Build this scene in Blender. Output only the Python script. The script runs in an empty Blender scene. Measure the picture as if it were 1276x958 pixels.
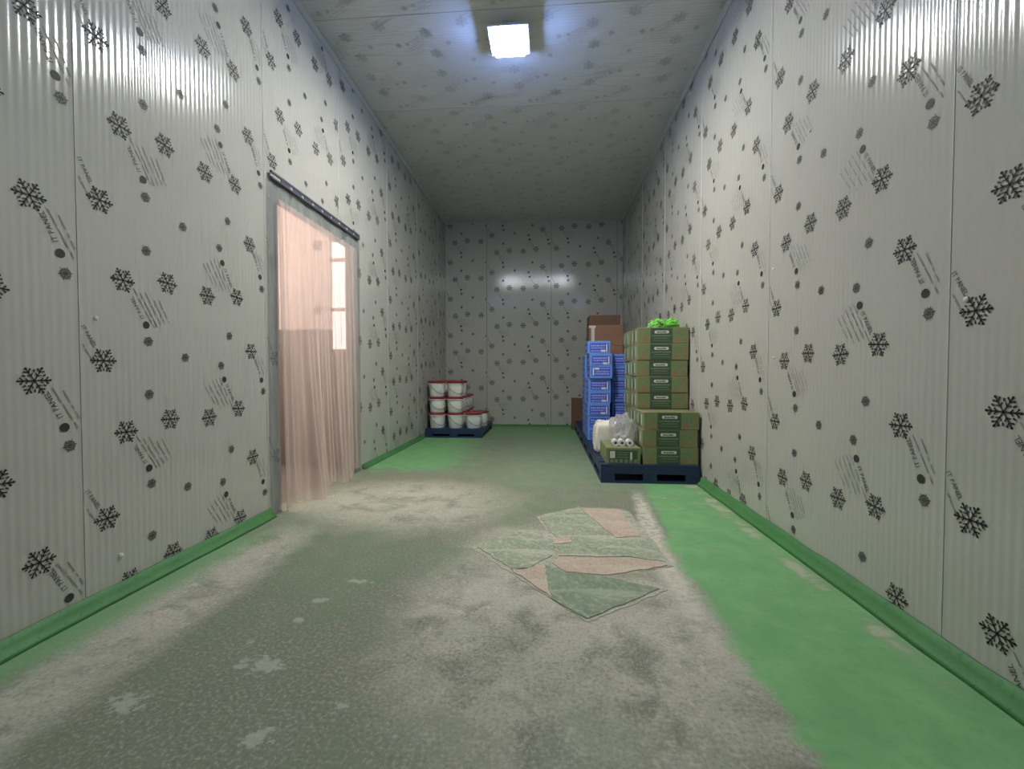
import bpy, math, random
from mathutils import Vector, Matrix
random.seed(7)
scene = bpy.context.scene
col = scene.collection

# ------------------------------------------------------------------ camera, world, exposure
EYE = 0.895
LEFT, RIGHT, BACK, FRONT, TOP = -1.715, 1.25, 7.35, -2.4, 3.435
cam_data = bpy.data.cameras.new('camera')
cam_data.sensor_width = 36.0
cam_data.lens = 36.0 * 545.0 / 1276.0
cam_data.clip_start = 0.02
cam = bpy.data.objects.new('camera', cam_data)
cam.location = (0, 0, EYE)
cam.rotation_euler = (math.radians(90 - 1.47), 0, math.radians(4.51))
col.objects.link(cam)
scene.camera = cam
world = bpy.data.worlds.new('world'); scene.world = world
world.use_nodes = True
world.node_tree.nodes['Background'].inputs[0].default_value = (0.5, 0.5, 0.5, 1)
world.node_tree.nodes['Background'].inputs[1].default_value = 0.05
vs = scene.view_settings
vs.view_transform = 'Standard'; vs.look = 'None'; vs.gamma = 1.0; vs.use_curve_mapping = False
vs.exposure = 0.0
LAMP_MAIN = 540.0       # radiance of the ceiling lamp in view
LAMP_REAR = 68.0       # the lamp further back, over the camera
ADDED_RIM = 165.0         # added bluish rim glow that tints and brightens the ceiling
WINDOW_GLOW = 11.0       # glow of the added unseen corridor window; the seen one takes a fraction

# ------------------------------------------------------------------ node helpers
class G:
    def __init__(self, name):
        self.m = bpy.data.materials.new(name); self.m.use_nodes = True
        self.nt = self.m.node_tree; self.N = self.nt.nodes
        self.bsdf = self.N['Principled BSDF']; self.out = self.N['Material Output']
        self._co = None
    def link(self, a, b): self.nt.links.new(a, b)
    def put(self, sock, v):
        if hasattr(v, 'is_linked'): self.link(v, sock)
        elif isinstance(v, (tuple, list)):
            sock.default_value = tuple(v) + ((1,) if len(v) == 3 and sock.type == 'RGBA' else ())
        else: sock.default_value = v
    def co(self):
        if not self._co: self._co = self.N.new('ShaderNodeTexCoord').outputs['Object']
        return self._co
    def xyz(self, v=None):
        n = self.N.new('ShaderNodeSeparateXYZ'); self.link(v or self.co(), n.inputs[0]); return n.outputs
    def math(self, op, a, b=0.0, c=0.0, clamp=False):
        n = self.N.new('ShaderNodeMath'); n.operation = op; n.use_clamp = clamp
        self.put(n.inputs[0], a); self.put(n.inputs[1], b); self.put(n.inputs[2], c); return n.outputs[0]
    def add(self, a, b): return self.math('ADD', a, b)
    def sub(self, a, b): return self.math('SUBTRACT', a, b)
    def mul(self, a, b): return self.math('MULTIPLY', a, b)
    def mx(self, a, b): return self.math('MAXIMUM', a, b)
    def mn(self, a, b): return self.math('MINIMUM', a, b)
    def ramp(self, v, lo, hi, a=0.0, b=1.0):
        n = self.N.new('ShaderNodeMapRange'); n.interpolation_type = 'SMOOTHSTEP'
        self.put(n.inputs[0], v)
        for i, q in enumerate((lo, hi, a, b)): n.inputs[i + 1].default_value = q
        return n.outputs[0]
    def scale(self, s, off=(0, 0, 0)):
        n = self.N.new('ShaderNodeMapping'); self.link(self.co(), n.inputs[0])
        n.inputs['Scale'].default_value = s; n.inputs['Location'].default_value = off; return n.outputs[0]
    def noise(self, sc, detail=4.0, rough=0.55, v=None, dist=0.0):
        n = self.N.new('ShaderNodeTexNoise'); self.link(v or self.co(), n.inputs['Vector'])
        n.inputs['Scale'].default_value = sc; n.inputs['Detail'].default_value = detail
        n.inputs['Roughness'].default_value = rough; n.inputs['Distortion'].default_value = dist
        return n.outputs['Fac']
    def mix(self, f, a, b):
        n = self.N.new('ShaderNodeMix'); n.data_type = 'RGBA'
        self.put(n.inputs[0], f); self.put(n.inputs[6], a); self.put(n.inputs[7], b); return n.outputs[2]
    def bump(self, h, strength=0.3, dist=0.005):
        n = self.N.new('ShaderNodeBump'); n.inputs['Strength'].default_value = strength
        n.inputs['Distance'].default_value = dist; self.link(h, n.inputs['Height'])
        self.link(n.outputs[0], self.bsdf.inputs['Normal'])
    def done(self, color, rough=0.5, metal=0.0, spec=0.5):
        self.put(self.bsdf.inputs['Base Color'], color); self.put(self.bsdf.inputs['Roughness'], rough)
        self.bsdf.inputs['Metallic'].default_value = metal
        self.bsdf.inputs['Specular IOR Level'].default_value = spec
        return self.m

def lin(r, g, b):
    f = lambda c: c / 12.92 if c <= 0.04045 else ((c + 0.055) / 1.055) ** 2.4
    return tuple(f(c / 255) for c in (r, g, b))

def plain(name, rgb, rough=0.5, metal=0.0, spec=0.5, vary=0.12, sc=14.0, bump=0.0):
    g = G(name); c = lin(*rgb)
    n = g.noise(sc, 5)
    col_ = g.mix(n, tuple(x * (1 - vary) for x in c), tuple(min(1, x * (1 + vary)) for x in c))
    if bump: g.bump(n, bump, 0.004)
    return g.done(col_, rough, metal, spec)

def emit(name, rgb, strength):
    g = G(name); e = g.N.new('ShaderNodeEmission')
    e.inputs[0].default_value = rgb + (1,); e.inputs[1].default_value = strength
    g.link(e.outputs[0], g.out.inputs[0]); return g.m

M = {}
def wall_panel_mat(name, rgb, rough, spec=0.5):
    g = G(name); c = lin(*rgb)
    cc = g.mix(g.noise(0.9, 2, 0.4), tuple(x * 0.95 for x in c), tuple(x * 1.05 for x in c))
    return g.done(cc, rough, 0.0, spec)
M['panel'] = wall_panel_mat('painted_steel_panel', (183, 182, 173), 0.14, 0.5)
M['ceiling'] = wall_panel_mat('painted_steel_ceiling', (204, 205, 206), 0.36, 0.5)
M['core'] = plain('panel_core', (120, 120, 112), 0.8)
M['sealant'] = plain('white_sealant', (200, 200, 191), 0.5)
M['joint'] = plain('dark_joint', (92, 92, 86), 0.6)
M['print'] = plain('black_print', (58, 58, 54), 0.6, spec=0.3, vary=0.2, sc=40)
M['print_small'] = plain('grey_print', (92, 92, 88), 0.6, spec=0.3, vary=0.2, sc=40)
M['print_text'] = plain('pale_text_print', (140, 140, 133), 0.6, spec=0.3, vary=0.1, sc=60)
M['print_faint'] = plain('faint_print', (180, 181, 182), 0.6, spec=0.3, vary=0.1, sc=40)
M['trim'] = plain('corner_trim', (176, 178, 172), 0.4)

# ---- floor: worn concrete with remains of green paint
def floor_mat():
    g = G('worn_painted_concrete'); X, Y, Z = g.xyz()
    n1 = g.noise(1.3, 6, 0.6); n2 = g.noise(5.5, 6, 0.6, dist=0.4); n3 = g.noise(85, 3, 0.7); n4 = g.noise(26, 4, 0.65)
    streak = g.noise(3.2, 5, 0.6, v=g.scale((1.0, 2.6, 1)))
    wob = g.sub(n2, 0.5); wob1 = g.sub(n1, 0.5)
    con_d = lin(121, 125, 107); con_l = lin(184, 181, 165); bare = lin(208, 203, 187)
    # bare, pale tracks in the middle and in front of the doorway
    cx = g.sub(X, 0.15); dx = g.mul(cx, cx); dy = g.sub(Y, 1.75); dy = g.mul(g.mul(dy, dy), 0.55)
    worn = g.ramp(g.add(g.add(dx, dy), g.mul(wob1, 1.1)), 0.75, 0.05)
    ex = g.add(X, 1.0); ey = g.sub(Y, 2.95)
    worn2 = g.ramp(g.add(g.add(g.mul(g.mul(ex, ex), 0.55), g.mul(ey, ey)), g.mul(wob, 0.5)), 0.55, 0.05)
    lx = g.add(X, 1.42)
    worn3 = g.mul(g.ramp(g.add(g.mul(lx, lx), g.mul(wob, 0.08)), 0.05, 0.0), g.ramp(Y, 3.0, 2.0))
    w = g.mx(g.mx(worn, worn2), worn3)
    base = g.mix(g.math('MULTIPLY', w, g.ramp(n2, 0.25, 0.62), clamp=True), con_d, con_l)
    base = g.mix(g.mul(g.ramp(n4, 0.52, 0.72), g.mul(w, 0.65)), base, bare)
    base = g.mix(g.mul(g.ramp(n3, 0.52, 0.68), 0.42), base, lin(92, 92, 78))
    base = g.mix(g.mul(g.ramp(n3, 0.5, 0.34), 0.3), base, bare)
    # dark scuffed region
    sx = g.sub(X, -0.1); sy = g.sub(Y, 1.35)
    scuff = g.ramp(g.add(g.add(g.mul(sx, sx), g.mul(g.mul(sy, sy), 2.0)), g.mul(wob, 0.7)), 0.2, 0.0)
    base = g.mix(g.mul(scuff, g.mul(g.mul(g.ramp(n4, 0.42, 0.62), g.ramp(n3, 0.4, 0.6, 0.3, 1.0)), 0.5)), base, lin(84, 86, 80))
    # thin green film left on the concrete
    film = g.mul(g.ramp(g.add(n1, g.mul(wob, 0.4)), 0.42, 0.62), g.sub(1.0, g.mul(w, 0.75)))
    base = g.mix(g.mul(film, 0.5), base, lin(112, 136, 104))
    far = g.mul(g.ramp(Y, 2.9, 4.2), g.ramp(g.add(X, g.mul(wob, 0.8)), -0.75, 0.0))
    base = g.mix(g.mul(far, 0.55), base, lin(124, 150, 118))
    # well kept green paint, right side
    bl = g.add(0.61, g.mul(g.mx(g.sub(Y, 2.1), 0.0), 0.1))
    gr = g.ramp(g.add(g.sub(X, bl), g.add(g.mul(wob, 0.22), g.mul(g.sub(n4, 0.5), 0.06))), -0.015, 0.05)
    rub = g.math('ABSOLUTE', g.sub(X, 1.15))
    rubm = g.mul(g.ramp(g.add(rub, g.mul(wob, 0.22)), 0.075, 0.0), g.mul(g.ramp(streak, 0.36, 0.56), g.ramp(Y, 1.15, 1.6)))
    dry = g.mul(g.ramp(g.noise(2.4, 5, 0.65, v=g.scale((1.0, 3.4, 1), (3, 1, 0))), 0.54, 0.66), g.ramp(Y, 1.9, 2.7))
    rubm = g.mx(rubm, g.mul(dry, 0.8))
    front = g.mul(g.ramp(g.add(Y, g.mul(wob1, 0.8)), 1.05, 0.9), 0.3)
    gr0 = gr
    gr = g.mul(gr, g.sub(1.0, g.mul(rubm, 0.85)))
    near = g.mul(g.ramp(g.add(Y, g.mul(wob, 1.2)), 3.7, 3.1), 1.0)
    # left wall edge and the corner behind the doorway
    gl = g.ramp(g.add(X, g.mul(wob, 0.3)), -1.46, -1.62)
    gl = g.mul(gl, g.ramp(Y, 2.5, 2.1, 0.0, 0.6))
    gb = g.mul(g.ramp(g.add(X, g.mul(wob, 0.9)), -0.55, -1.25), g.ramp(g.add(Y, g.mul(wob, 0.8)), 3.75, 4.1))
    ge = g.mul(g.ramp(g.add(Y, g.mul(wob, 0.8)), 5.6, 6.8), 0.75)
    green = g.mx(g.mx(gr, gl), g.mx(gb, ge))
    green = g.mul(green, g.ramp(n4, 0.28, 0.40, 0.72, 1.0))
    gcol = g.mix(g.ramp(n2, 0.3, 0.7), lin(106, 160, 104), lin(126, 178, 120))
    edge = g.ramp(g.add(g.math('ABSOLUTE', g.sub(X, g.sub(bl, 0.055))), g.mul(wob, 0.12)), 0.075, 0.01)
    edge = g.mul(edge, g.mul(g.ramp(Y, 3.5, 3.0), g.ramp(Y, 1.2, 2.0)))
    base = g.mix(g.mul(edge, g.ramp(n4, 0.38, 0.55, 0.35, 0.9)), base, bare)
    base = g.mix(g.mul(g.mul(rubm, gr0), 0.8), base, lin(188, 190, 162))
    gcol = g.mix(g.mul(g.ramp(n4, 0.5, 0.7), 0.35), gcol, lin(96, 150, 96))
    base = g.mix(green, base, gcol)
    # chipped bare spots, each a mark of its own
    spots = [(-1.13, 1.08, 0.075, 0.05), (-0.87, 1.26, 0.085, 0.05), (-0.71, 1.0, 0.05, 0.04), (-0.89, 1.64, 0.045, 0.025),
             (-0.89, 1.5, 0.03, 0.022), (-0.81, 1.8, 0.07, 0.025), (-0.98, 1.36, 0.02, 0.02), (-0.55, 1.12, 0.03, 0.02)]
    chips = None
    for (px, py, rx, ry) in spots:
        a = g.math('DIVIDE', g.sub(X, px), rx); b = g.math('DIVIDE', g.sub(Y, py), ry)
        d = g.add(g.add(g.mul(a, a), g.mul(b, b)), g.mul(g.sub(n4, 0.5), 5.0))
        d = g.ramp(d, 0.7, 0.2); chips = d if chips is None else g.mx(chips, d)
    base = g.mix(g.mul(chips, 0.5), base, lin(186, 186, 172))
    g.bump(g.add(g.mul(n4, 0.5), g.add(g.mul(n3, 0.3), g.mul(n2, 0.6))), 0.35, 0.006)
    return g.done(base, g.ramp(n2, 0.3, 0.7, 0.62, 0.82), 0.0, 0.35)
M['floor'] = floor_mat()
def curb_mat():
    g = G('green_curb_paint'); n = g.noise(9, 5); f = g.noise(60, 3)
    c = g.mix(n, lin(62, 118, 66), lin(84, 140, 82))
    c = g.mix(g.mul(g.ramp(f, 0.55, 0.75), 0.5), c, lin(46, 90, 46))
    g.bump(n, 0.4, 0.006); return g.done(c, 0.6)
M['curb'] = curb_mat()
M['curb_gap'] = plain('curb_crack', (48, 66, 40), 0.9)
def sheet_mat(name, a, b, w):
    g = G(name); n = g.noise(6, 6, 0.65); f = g.noise(40, 4, 0.7); s = g.noise(4, 5, v=g.scale((0.5, 3, 1)))
    X, Y, Z = g.xyz(); h = g.noise(95, 3, 0.7)
    c = g.mix(g.ramp(n, 0.3, 0.7), lin(*a), lin(*b)); c = g.mix(g.mul(g.ramp(f, 0.46, 0.66), 0.7), c, lin(*w))
    c = g.mix(g.mul(g.ramp(s, 0.5, 0.62), 0.65), c, lin(*w)); c = g.mix(g.mul(g.ramp(h, 0.52, 0.66), 0.4), c, lin(96, 100, 82))
    cr = g.math('ABSOLUTE', g.sub(g.math('FRACT', g.add(g.add(g.mul(X, 3.1), g.mul(Y, 2.3)), g.mul(n, 0.25))), 0.5))
    c = g.mix(g.mul(g.ramp(cr, 0.035, 0.0), 0.5), c, lin(*w))
    g.bump(f, 0.2, 0.002); return g.done(c, 0.7)
M['sheet_green'] = sheet_mat('worn_green_sheet', (134, 148, 124), (156, 166, 142), (196, 194, 172))
M['sheet_dark'] = sheet_mat('dark_green_sheet', (112, 134, 108), (134, 150, 124), (166, 174, 150))
M['sheet_pale'] = sheet_mat('pale_paper', (168, 166, 148), (194, 190, 172), (140, 142, 122))
M['sheet_pink'] = sheet_mat('pinkish_board', (182, 160, 142), (196, 176, 158), (198, 188, 168))

# ---- goods
M['pallet'] = plain('navy_plastic', (34, 50, 86), 0.45, vary=0.2, sc=6)
M['pail'] = plain('white_plastic', (240, 240, 232), 0.35, vary=0.05)
M['lid'] = plain('dark_red_plastic', (140, 52, 58), 0.35)
M['wire'] = plain('steel_wire', (110, 108, 104), 0.35, metal=0.6)
def green_carton_mat():
    g = G('green_printed_board'); X, Y, Z = g.xyz()
    n = g.noise(11, 5, 0.6); n2 = g.noise(17, 3, 0.6)
    c = g.mix(n, lin(100, 124, 84), lin(138, 146, 106))
    c = g.mix(g.mul(g.ramp(n2, 0.5, 0.6), 0.85), c, lin(146, 118, 80))
    c = g.mix(g.mul(g.ramp(n2, 0.44, 0.32), 0.6), c, lin(86, 130, 78))
    return g.done(c, 0.42, 0, 0.4)
M['gcarton'] = green_carton_mat()
M['gband'] = plain('dark_green_band', (66, 88, 64), 0.4, vary=0.15, sc=20)
M['gedge'] = plain('light_green_edge', (112, 150, 100), 0.5)
M['white_ink'] = plain('white_ink', (214, 218, 204), 0.5, vary=0.05)
M['grey_ink'] = plain('grey_green_ink', (122, 138, 116), 0.5)
M['dark_ink'] = plain('dark_ink', (52, 60, 50), 0.5)
def blue_mat():
    g = G('blue_printed_board'); n = g.noise(20, 5)
    return g.done(g.mix(n, lin(92, 138, 220), lin(118, 160, 232)), 0.45, 0, 0.4)
M['bcarton'] = blue_mat()
M['bpanel'] = plain('deep_blue_panel', (66, 84, 190), 0.45, vary=0.2, sc=24)
M['bink'] = plain('pale_blue_ink', (160, 172, 226), 0.5)
M['kraft'] = plain('brown_kraft', (150, 112, 88), 0.75, vary=0.1, sc=8)
M['kraft_dark'] = plain('dark_kraft', (112, 84, 66), 0.8, vary=0.12, sc=8)
M['tape'] = plain('pale_tape', (216, 212, 200), 0.35)
M['clear_tape'] = plain('olive_tape', (128, 132, 96), 0.3)
M['sack'] = plain('white_sack', (226, 222, 208), 0.6, vary=0.1, sc=18, bump=0.4)
M['roll'] = plain('silver_foil', (232, 232, 230), 0.2, metal=0.0)
M['roll_core'] = plain('roll_core', (70, 70, 64), 0.7)
M['green_film'] = plain('bright_green_film', (112, 204, 66), 0.28, vary=0.3, sc=30)
M['rail'] = plain('dark_rail', (82, 80, 90), 0.5, vary=0.35, sc=40)
M['rail_pale'] = plain('pale_rail_slot', (176, 174, 178), 0.4)
M['lamp_body'] = plain('lamp_body_white', (225, 226, 228), 0.4)
M['lamp_main'] = emit('lamp_diffuser', (1.0, 0.985, 0.93), LAMP_MAIN)
M['lamp_rear'] = emit('lamp_diffuser_rear', (1.0, 0.985, 0.93), LAMP_REAR)
M['added_rim'] = emit('added_rim_glow', (0.30, 0.46, 1.0), ADDED_RIM)  # added glow, gives the ceiling its blue cast
M['added_glow'] = emit('added_window_light', (1.0, 0.86, 0.80), WINDOW_GLOW)  # for the window added out of view to light the corridor
M['window_soft'] = emit('hazy_window', (1.0, 0.86, 0.80), WINDOW_GLOW * 0.15)
M['dado'] = plain('corridor_dado', (132, 118, 108), 0.8)
M['corridor'] = plain('corridor_paint', (204, 186, 176), 0.7)
M['corridor_floor'] = plain('corridor_floor', (120, 110, 100), 0.8)
M['mullion'] = plain('window_frame', (186, 150, 144), 0.5)
def film_mat(name, rgb, clear, rough=0.25, spec=0.5, trans=0.5):
    g = G(name); nt = g.nt
    d = g.N.new('ShaderNodeBsdfDiffuse'); d.inputs[0].default_value = lin(*rgb) + (1,)
    t = g.N.new('ShaderNodeBsdfTranslucent'); t.inputs[0].default_value = lin(*rgb) + (1,)
    gl = g.N.new('ShaderNodeBsdfGlossy'); gl.inputs['Roughness'].default_value = rough
    tr = g.N.new('ShaderNodeBsdfTransparent')
    m1 = g.N.new('ShaderNodeMixShader'); m1.inputs[0].default_value = trans
    g.link(d.outputs[0], m1.inputs[1]); g.link(t.outputs[0], m1.inputs[2])
    m2 = g.N.new('ShaderNodeMixShader')
    f = g.ramp(g.noise(3, 4, v=g.scale((1, 3, 0.3))), 0.3, 0.7, clear - 0.08, clear + 0.08)
    g.link(f, m2.inputs[0]); g.link(m1.outputs[0], m2.inputs[1]); g.link(tr.outputs[0], m2.inputs[2])
    m3 = g.N.new('ShaderNodeMixShader'); m3.inputs[0].default_value = 0.06 * spec * 2
    g.link(m2.outputs[0], m3.inputs[1]); g.link(gl.outputs[0], m3.inputs[2])
    g.link(m3.outputs[0], g.out.inputs[0]); return g.m
M['film'] = film_mat('milky_curtain_film', (218, 205, 198), 0.54)
M['film_hem'] = film_mat('blue_grey_curtain_hem', (150, 157, 156), 0.5, trans=0.2)
M['bag'] = film_mat('clear_bag_film', (240, 238, 238), 0.55, 0.1, 1.8, 0.4)

# ------------------------------------------------------------------ mesh helpers
class MB:
    def __init__(self): self.v = []; self.f = []; self.mi = []; self.mats = []
    def _m(self, m):
        if m not in self.mats: self.mats.append(m)
        return self.mats.index(m)
    def poly(self, pts, m):
        b = len(self.v); self.v += [tuple(p) for p in pts]; self.f.append(tuple(range(b, b + len(pts)))); self.mi.append(self._m(m)); return self
    def raw(self, vs_, fs, m):
        b = len(self.v); i = self._m(m); self.v += [tuple(p) for p in vs_]
        for f in fs: self.f.append(tuple(b + k for k in f)); self.mi.append(i)
        return self
    def box(self, a, b, m):
        (x0, y0, z0), (x1, y1, z1) = a, b
        p = [(x0, y0, z0), (x1, y0, z0), (x1, y1, z0), (x0, y1, z0), (x0, y0, z1), (x1, y0, z1), (x1, y1, z1), (x0, y1, z1)]
        return self.raw(p, [(0, 3, 2, 1), (4, 5, 6, 7), (0, 1, 5, 4), (1, 2, 6, 5), (2, 3, 7, 6), (3, 0, 4, 7)], m)
    def prism(self, pts, z0, z1, m):       # flat outline pulled up
        n = len(pts); p = [(x, y, z0) for x, y in pts] + [(x, y, z1) for x, y in pts]
        return self.raw(p, [tuple(range(n - 1, -1, -1)), tuple(range(n, 2 * n))] + [(i, (i + 1) % n, n + (i + 1) % n, n + i) for i in range(n)], m)
    def lathe(self, prof, m, n=28, cap=True):
        p = []; fs = []
        for r, z in prof:
            for k in range(n): a = 2 * math.pi * k / n; p.append((r * math.cos(a), r * math.sin(a), z))
        for i in range(len(prof) - 1):
            for k in range(n): fs.append((i * n + k, i * n + (k + 1) % n, (i + 1) * n + (k + 1) % n, (i + 1) * n + k))
        if cap: fs += [tuple(range(n - 1, -1, -1)), tuple(range((len(prof) - 1) * n, len(prof) * n))]
        return self.raw(p, fs, m)
    def tube(self, pts, r, m, n=6):
        P = [Vector(q) for q in pts]; p = []; fs = []
        for i, q in enumerate(P):
            t = (P[min(i + 1, len(P) - 1)] - P[max(i - 1, 0)]).normalized()
            s = t.cross(Vector((0.3, 0.2, 1))).normalized(); u = s.cross(t)
            for k in range(n):
                a = 2 * math.pi * k / n; p.append(q + (s * math.cos(a) + u * math.sin(a)) * r)
        for i in range(len(P) - 1):
            for k in range(n): fs.append((i * n + k, i * n + (k + 1) % n, (i + 1) * n + (k + 1) % n, (i + 1) * n + k))
        fs += [tuple(range(n - 1, -1, -1)), tuple(range((len(P) - 1) * n, len(P) * n))]
        return self.raw(p, fs, m)
    def mesh(self, name, smooth=False):
        me = bpy.data.meshes.new(name); me.from_pydata(self.v, [], self.f)
        for m in self.mats: me.materials.append(M[m])
        for p, i in zip(me.polygons, self.mi): p.material_index = i; p.use_smooth = smooth
        me.update(); return me
    def build(self, name, parent=None, smooth=False, bevel=0.0, loc=None):
        o = bpy.data.objects.new(name, self.mesh(name, smooth)); col.objects.link(o)
        if parent: o.parent = parent
        if loc: o.location = loc
        if bevel:
            b = o.modifiers.new('bevel', 'BEVEL'); b.width = bevel; b.segments = 2; b.limit_method = 'ANGLE'
        return o
def link_mesh(name, me, parent=None, loc=(0, 0, 0), rot=(0, 0, 0)):
    o = bpy.data.objects.new(name, me); col.objects.link(o); o.parent = parent; o.location = loc; o.rotation_euler = rot; return o
def tag(o, label, cat, group=None):
    o['label'] = label; o['category'] = cat
    if group: o['group'] = group
    return o
def thing(name, label, cat, loc=(0, 0, 0), rz=0.0, group=None):
    o = bpy.data.objects.new(name, None); o.empty_display_size = 0.1; col.objects.link(o)
    o.location = loc; o.rotation_euler = (0, 0, rz); return tag(o, label, cat, group)
def structure(o, label=None):
    o['kind'] = 'structure'
    if label: o['label'] = label
    return o

# ------------------------------------------------------------------ printed snow pattern (local u to the right, v up)
def text_polys():
    cu = bpy.data.curves.new('title', 'FONT'); cu.body = 'IT PANEL'; cu.resolution_u = 1; cu.size = 1.0; cu.offset = 0.008
    ob = bpy.data.objects.new('title', cu); col.objects.link(ob)
    dg = bpy.context.evaluated_depsgraph_get(); me = ob.evaluated_get(dg).to_mesh()
    vv = [(v.co.x, v.co.y) for v in me.vertices]; ff = [tuple(p.vertices) for p in me.polygons]
    bpy.data.objects.remove(ob); bpy.data.curves.remove(cu)
    w = max(x for x, y in vv); hgt = max(y for x, y in vv)
    return [(x / w - 0.5, (y - hgt / 2) / w) for x, y in vv], ff
TV, TF = text_polys()
def stroke(out, a, b, w, m):
    dx, dy = b[0] - a[0], b[1] - a[1]; L = math.hypot(dx, dy) or 1; nx, ny = -dy / L * w / 2, dx / L * w / 2
    out.append(([(a[0] + nx, a[1] + ny), (a[0] - nx, a[1] - ny), (b[0] - nx, b[1] - ny), (b[0] + nx, b[1] + ny)], m))
def disc(out, c, r, m, n=6, a0=0.3):
    out.append(([(c[0] + r * math.cos(a0 + 2 * math.pi * k / n), c[1] + r * math.sin(a0 + 2 * math.pi * k / n)) for k in range(n)], m))
def flake(out, c, R, m, rot=0.0, full=True):
    P = lambda r, a: (c[0] + r * math.cos(a), c[1] + r * math.sin(a))
    w = 0.085 * R if full else 0.13 * R
    for k in range(6):
        a = rot + k * math.pi / 3
        stroke(out, P(0, a), P(R * 0.97, a), w * (1.3 if k % 3 == 0 else 1.0), m)
        if full: disc(out, P(R * 0.95, a), 0.085 * R, m)
        for rr, ll in ((0.36, 0.24), (0.64, 0.25)) if full else ((0.5, 0.34),):
            for s in (-1, 1):
                q = P(rr * R, a); e = (q[0] + ll * R * math.cos(a + s * 0.9), q[1] + ll * R * math.sin(a + s * 0.9))
                stroke(out, q, e, w, m)
                if full and rr > 0.5: disc(out, e, 0.07 * R, m, 5)
        b = a + math.pi / 6
        if full: stroke(out, P(0.58 * R, b), P(0.78 * R, b), w * 1.3, m)
        else: stroke(out, P(0.2 * R, b), P(0.8 * R, b), w, m)
def title(out, a, b, m, hs=1.0):
    cx, cy = (a[0] + b[0]) / 2, (a[1] + b[1]) / 2; L = 1.12 * math.hypot(b[0] - a[0], b[1] - a[1]); t = math.atan2(b[1] - a[1], b[0] - a[0])
    for f in TF:
        out.append(([(cx + L * (TV[i][0] * math.cos(t) - TV[i][1] * math.sin(t)), cy + L * (TV[i][0] * math.sin(t) + TV[i][1] * math.cos(t))) for i in f], m))
def textline(out, a, b, m, rnd):
    t = 0.0
    while t < 0.97:
        d = rnd.uniform(0.10, 0.45); e = min(1.0, t + d)
        stroke(out, (a[0] + (b[0] - a[0]) * t, a[1] + (b[1] - a[1]) * t), (a[0] + (b[0] - a[0]) * e, a[1] + (b[1] - a[1]) * e), 0.0044, m)
        t = e + rnd.uniform(0.03, 0.10)
PERIOD = 0.617
def tile(faint=False):
    o = []; k = 'print_faint' if faint else 'print'; s = 'print_faint' if faint else 'print_small'; t = 'print_faint' if faint else 'print_text'
    rnd = random.Random(3)
    U = 0.085
    for u, v in ((0, 0), (0.086, 0.328), (0.296, 0.359), (0.528, 0.343), (0.741, 0.372), (0.853, 0.078)):
        flake(o, (U + u, v), 0.050, k, 0.06 * math.sin(u * 40))
    for u, v in ((0.195, 0.088), (0.193, 0.477), (0.387, 0.025), (0.68, 0.153), (0.616, 0.608), (0.957, 0.459)):
        flake(o, (U + u, v), 0.025, s, 0.2, False)
    for u, v in ((0.185, 0.158), (0.636, 0.535), (0.942, 0.527)):
        disc(o, (U + u, v), 0.0165, k, 9)
    sh = lambda p: (U + p[0], p[1])
    for a, b in (((0.168, 0.187), (0.122, 0.262)), ((0.655, 0.503), (0.702, 0.42)), ((0.928, 0.567), (0.887, 0.65)), ((-0.072, 0.125), (-0.032, 0.055))):
        title(o, sh(a), sh(b), s)
    for a, b in (((.13, .305), (.225, .15)), ((.16, .29), (.24, .155)), ((.185, .295), (.258, .165)), ((.225, .27), (.278, .175)), ((.25, .275), (.30, .18)),
                 ((.60, .545), (.70, .375)), ((.575, .54), (.662, .40)), ((.553, .53), (.645, .38)), ((.53, .51), (.61, .385)), ((.505, .50), (.575, .40)),
                 ((.905, .67), (.988, .52)), ((.94, .66), (.995, .55)), ((-.075, .06), (-.043, .0))):
        textline(o, sh(a), sh(b), t, rnd)
    return o
TILE, TILE_FAINT = tile(), tile(True)
OFF = 0.0012
def print_mb(width, v0, v1, phase, frame, holes=(), faint=False, vmax_pad=0.0):
    """pattern laid over a panel; frame(u, v) -> world point just in front of it"""
    mb = MB(); src = TILE_FAINT if faint else TILE
    k0 = int(math.floor((v0 - phase) / PERIOD)) - 1; k1 = int(math.ceil((v1 - phase) / PERIOD)) + 1
    for k in range(k0, k1 + 1):
        for pts, m in src:
            q = [(u, v + phase + k * PERIOD) for u, v in pts]
            us = [p[0] for p in q]; vv = [p[1] for p in q]
            if min(us) < 0.004 or max(us) > width - 0.004 or min(vv) < v0 or max(vv) > v1: continue
            if any(max(us) > h[0] and min(us) < h[1] and max(vv) > h[2] and min(vv) < h[3] for h in holes): continue
            mb.poly([frame(u, v) for u, v in q], m)
    return mb

RIB, DEPTH, SEG = 0.0275, 0.0010, 8
def ribbed(width, v0, v1, frame3, mat, holes=()):
    """sheet with shallow rolled ribs along v; frame3(u, v, d) -> point d in front of the wall plane"""
    mb = MB(); n = max(1, round((width - 0.006) / RIB)) * SEG
    us = [0.003 + (width - 0.006) * i / n for i in range(n + 1)]
    d = [0.0 - DEPTH * 0.5 * (1 - math.cos(2 * math.pi * i / SEG)) for i in range(n + 1)]
    for j in range(n):
        a, b = us[j], us[j + 1]; mid = (a + b) / 2; spans = [(v0, v1)]
        for h in holes:
            if h[0] < mid < h[1]: spans = [s for s in ((v0, h[2]), (h[3], v1)) if s[1] - s[0] > 1e-4]
        for s0, s1 in spans:
            mb.poly([frame3(a, s0, d[j]), frame3(b, s0, d[j + 1]), frame3(b, s1, d[j + 1]), frame3(a, s1, d[j])], mat)
    return mb
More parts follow.
